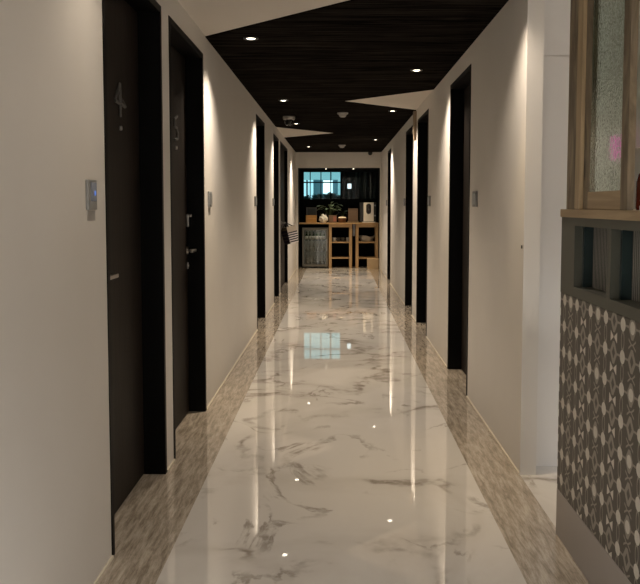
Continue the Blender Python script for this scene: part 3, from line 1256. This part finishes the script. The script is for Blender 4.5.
# small brown box with red label
t = thing('tea_box', (-0.085, 17.07, ZT), 'brown box with a reddish face right of the white bag', 'box')
b = B()
b.box(-0.165, -0.005, 17.0, 17.13, ZT + 0.0005, ZT + 0.155, bev=0.003)
b.ob('carton', plain('brown_card', (0.13, 0.085, 0.06), 0.7), t)
b = B()
b.box(-0.075, -0.015, 16.9985, 17.0, ZT + 0.03, ZT + 0.135)
b.ob('label', plain('reddish_label', (0.26, 0.10, 0.08), 0.6), t)

# wicker basket with white napkins
t = thing('wicker_basket', (0.107, 17.07, ZT), 'round brown wicker basket filled with white napkins', 'basket')
b = B()
b.lathe([(0.070, 0), (0.078, 0.01), (0.092, 0.085), (0.096, 0.098), (0.088, 0.098), (0.072, 0.012), (0, 0.012)], (0.107, 17.07, ZT + 0.0005), 28)
wk, nt, bs = new_mat('wicker')
sep = nt.nodes.new('ShaderNodeSeparateXYZ')
nt.links.new(coords(nt), sep.inputs[0])
wv = ((V(nt, sep.outputs[2]) / 0.014).mod(1.0) - 0.5).abs() * 2.0
nt.links.new(mix(nt, wv, (0.07, 0.03, 0.018), (0.22, 0.11, 0.06)), bs.inputs['Base Color'])
bs.inputs['Roughness'].default_value = 0.7
b.ob('wicker_body', wk, t)
b = B()
b.lathe([(0.0, 0.055), (0.080, 0.06), (0.082, 0.098), (0.075, 0.118), (0.0, 0.128)], (0.107, 17.07, ZT), 18)
b.ob('napkins', plain('napkin_white', (0.80, 0.74, 0.64), 0.8), t)

# tall brown box on a low tray
b = B()
b.box(0.215, 0.455, 16.98, 17.22, ZT + 0.0005, ZT + 0.02, bev=0.003)
b.box(0.215, 0.223, 16.98, 17.22, ZT + 0.02, ZT + 0.035)
b.box(0.447, 0.455, 16.98, 17.22, ZT + 0.02, ZT + 0.035)
b.box(0.223, 0.447, 16.98, 16.988, ZT + 0.02, ZT + 0.035)
b.box(0.223, 0.447, 17.212, 17.22, ZT + 0.02, ZT + 0.035)
tag(b.ob('tray', M['pinedark']), 'low wooden tray under the tall brown box', 'tray')
t = thing('bread_box', (0.335, 17.1, ZT + 0.02), 'tall brown box standing on the low wooden tray', 'box')
b = B()
b.box(0.232, 0.436, 17.02, 17.18, ZT + 0.0205, ZT + 0.295, bev=0.006)
b.ob('case', plain('brown_case', (0.10, 0.066, 0.047), 0.55), t)
b = B()
b.box(0.245, 0.423, 17.016, 17.02, ZT + 0.04, ZT + 0.25, bev=0.001)
b.ob('front_panel', plain('brown_panel', (0.13, 0.088, 0.063), 0.5), t)

# coffee machine
t = thing('coffee_machine', (0.65, 17.1, ZT), 'coffee machine with a white front and black oval panel', 'coffee machine')
b = B()
b.box(0.475, 0.812, 17.0, 17.30, ZT + 0.012, 1.355, bev=0.008)
b.ob('body', M['black'], t)
b = B()
b.box(0.548, 0.758, 16.975, 17.0, ZT + 0.03, 1.352, bev=0.006)
F_ = b.ob('front_panel', M['white'], t)
b = B()
pts = []
for k in range(32):
    a = 2 * math.pi * k / 32
    pts.append((0.652 + 0.050 * math.cos(a), 16.9749, 1.222 + (0.058 if math.sin(a) > 0 else -0.058) + 0.048 * math.sin(a)))
b.prism(pts, (0, -0.008, 0))
O_ = b.ob('control_panel', M['black'], F_)
for z in (1.262, 1.185):
    b = B()
    b.lathe([(0.026, 0), (0.026, 0.006), (0.0, 0.008)], (0.652, 16.967, z), 20, 0, Matrix.Rotation(R(90), 4, 'X'))
    b.ob('dial', plain('dark_grey_dial', (0.05, 0.04, 0.045), 0.25), t)
for z in (1.08, 1.29):
    b = B()
    b.cyl((0.785, 17.0, z), (0.785, 16.975, z), 0.016)
    b.ob('knob', M['silver'], t)
b = B()
b.box(0.52, 0.79, 16.93, 17.0, ZT + 0.0005, ZT + 0.022, bev=0.003)
b.ob('drip_tray', M['white'], t)


# plants on the worktop
def potted(x, y, n, h, rad, L, label, rnd, m_leaf):
    t = thing('potted_plant', (x, y, ZT), label, 'plant', 'plants on the worktop')
    b = B()
    b.lathe([(0.035, 0), (0.048, 0.085), (0.052, 0.095), (0.044, 0.095), (0.040, 0.08), (0, 0.08)], (x, y, ZT + 0.0005), 20)
    b.ob('pot', plain('dark_pot', (0.04, 0.04, 0.042), 0.5), t)
    st, lv = B(), B()
    for k in range(n):
        a = 2 * math.pi * k / n * 2.4 + rnd.uniform(-0.3, 0.3)
        rr = rad * rnd.uniform(0.25, 1)
        tip = Vector((x + rr * math.cos(a), y + 0.45 * rr * math.sin(a), ZT + h * rnd.uniform(0.65, 1.0)))
        st.tube([(x, y, ZT + 0.08), Vector((x, y, ZT + 0.08)).lerp(tip, 0.5) + Vector((0, 0, 0.03)), tip], 0.003, 6)
        leaf(lv.bm, tip, (math.cos(a), -0.5 + 0.4 * math.sin(a), 0.35), L, L * 0.32, 0.5)
    st.ob('stem', plain('plant_stem', (0.08, 0.12, 0.05), 0.6), t)
    lv.ob('leaves', m_leaf, t)


rnd = random.Random(5)
lgreen = plain('pale_green_leaves', (0.34, 0.47, 0.30), 0.35, 0, 0.5, 25)
potted(-0.15, 17.26, 18, 0.40, 0.20, 0.13, 'leafy plant with pale green leaves before the window', rnd, lgreen)
potted(0.125, 17.27, 9, 0.27, 0.09, 0.08, 'smaller dark leaved plant behind the wicker basket', rnd, plain('blue_green_leaves', (0.10, 0.19, 0.17), 0.4))
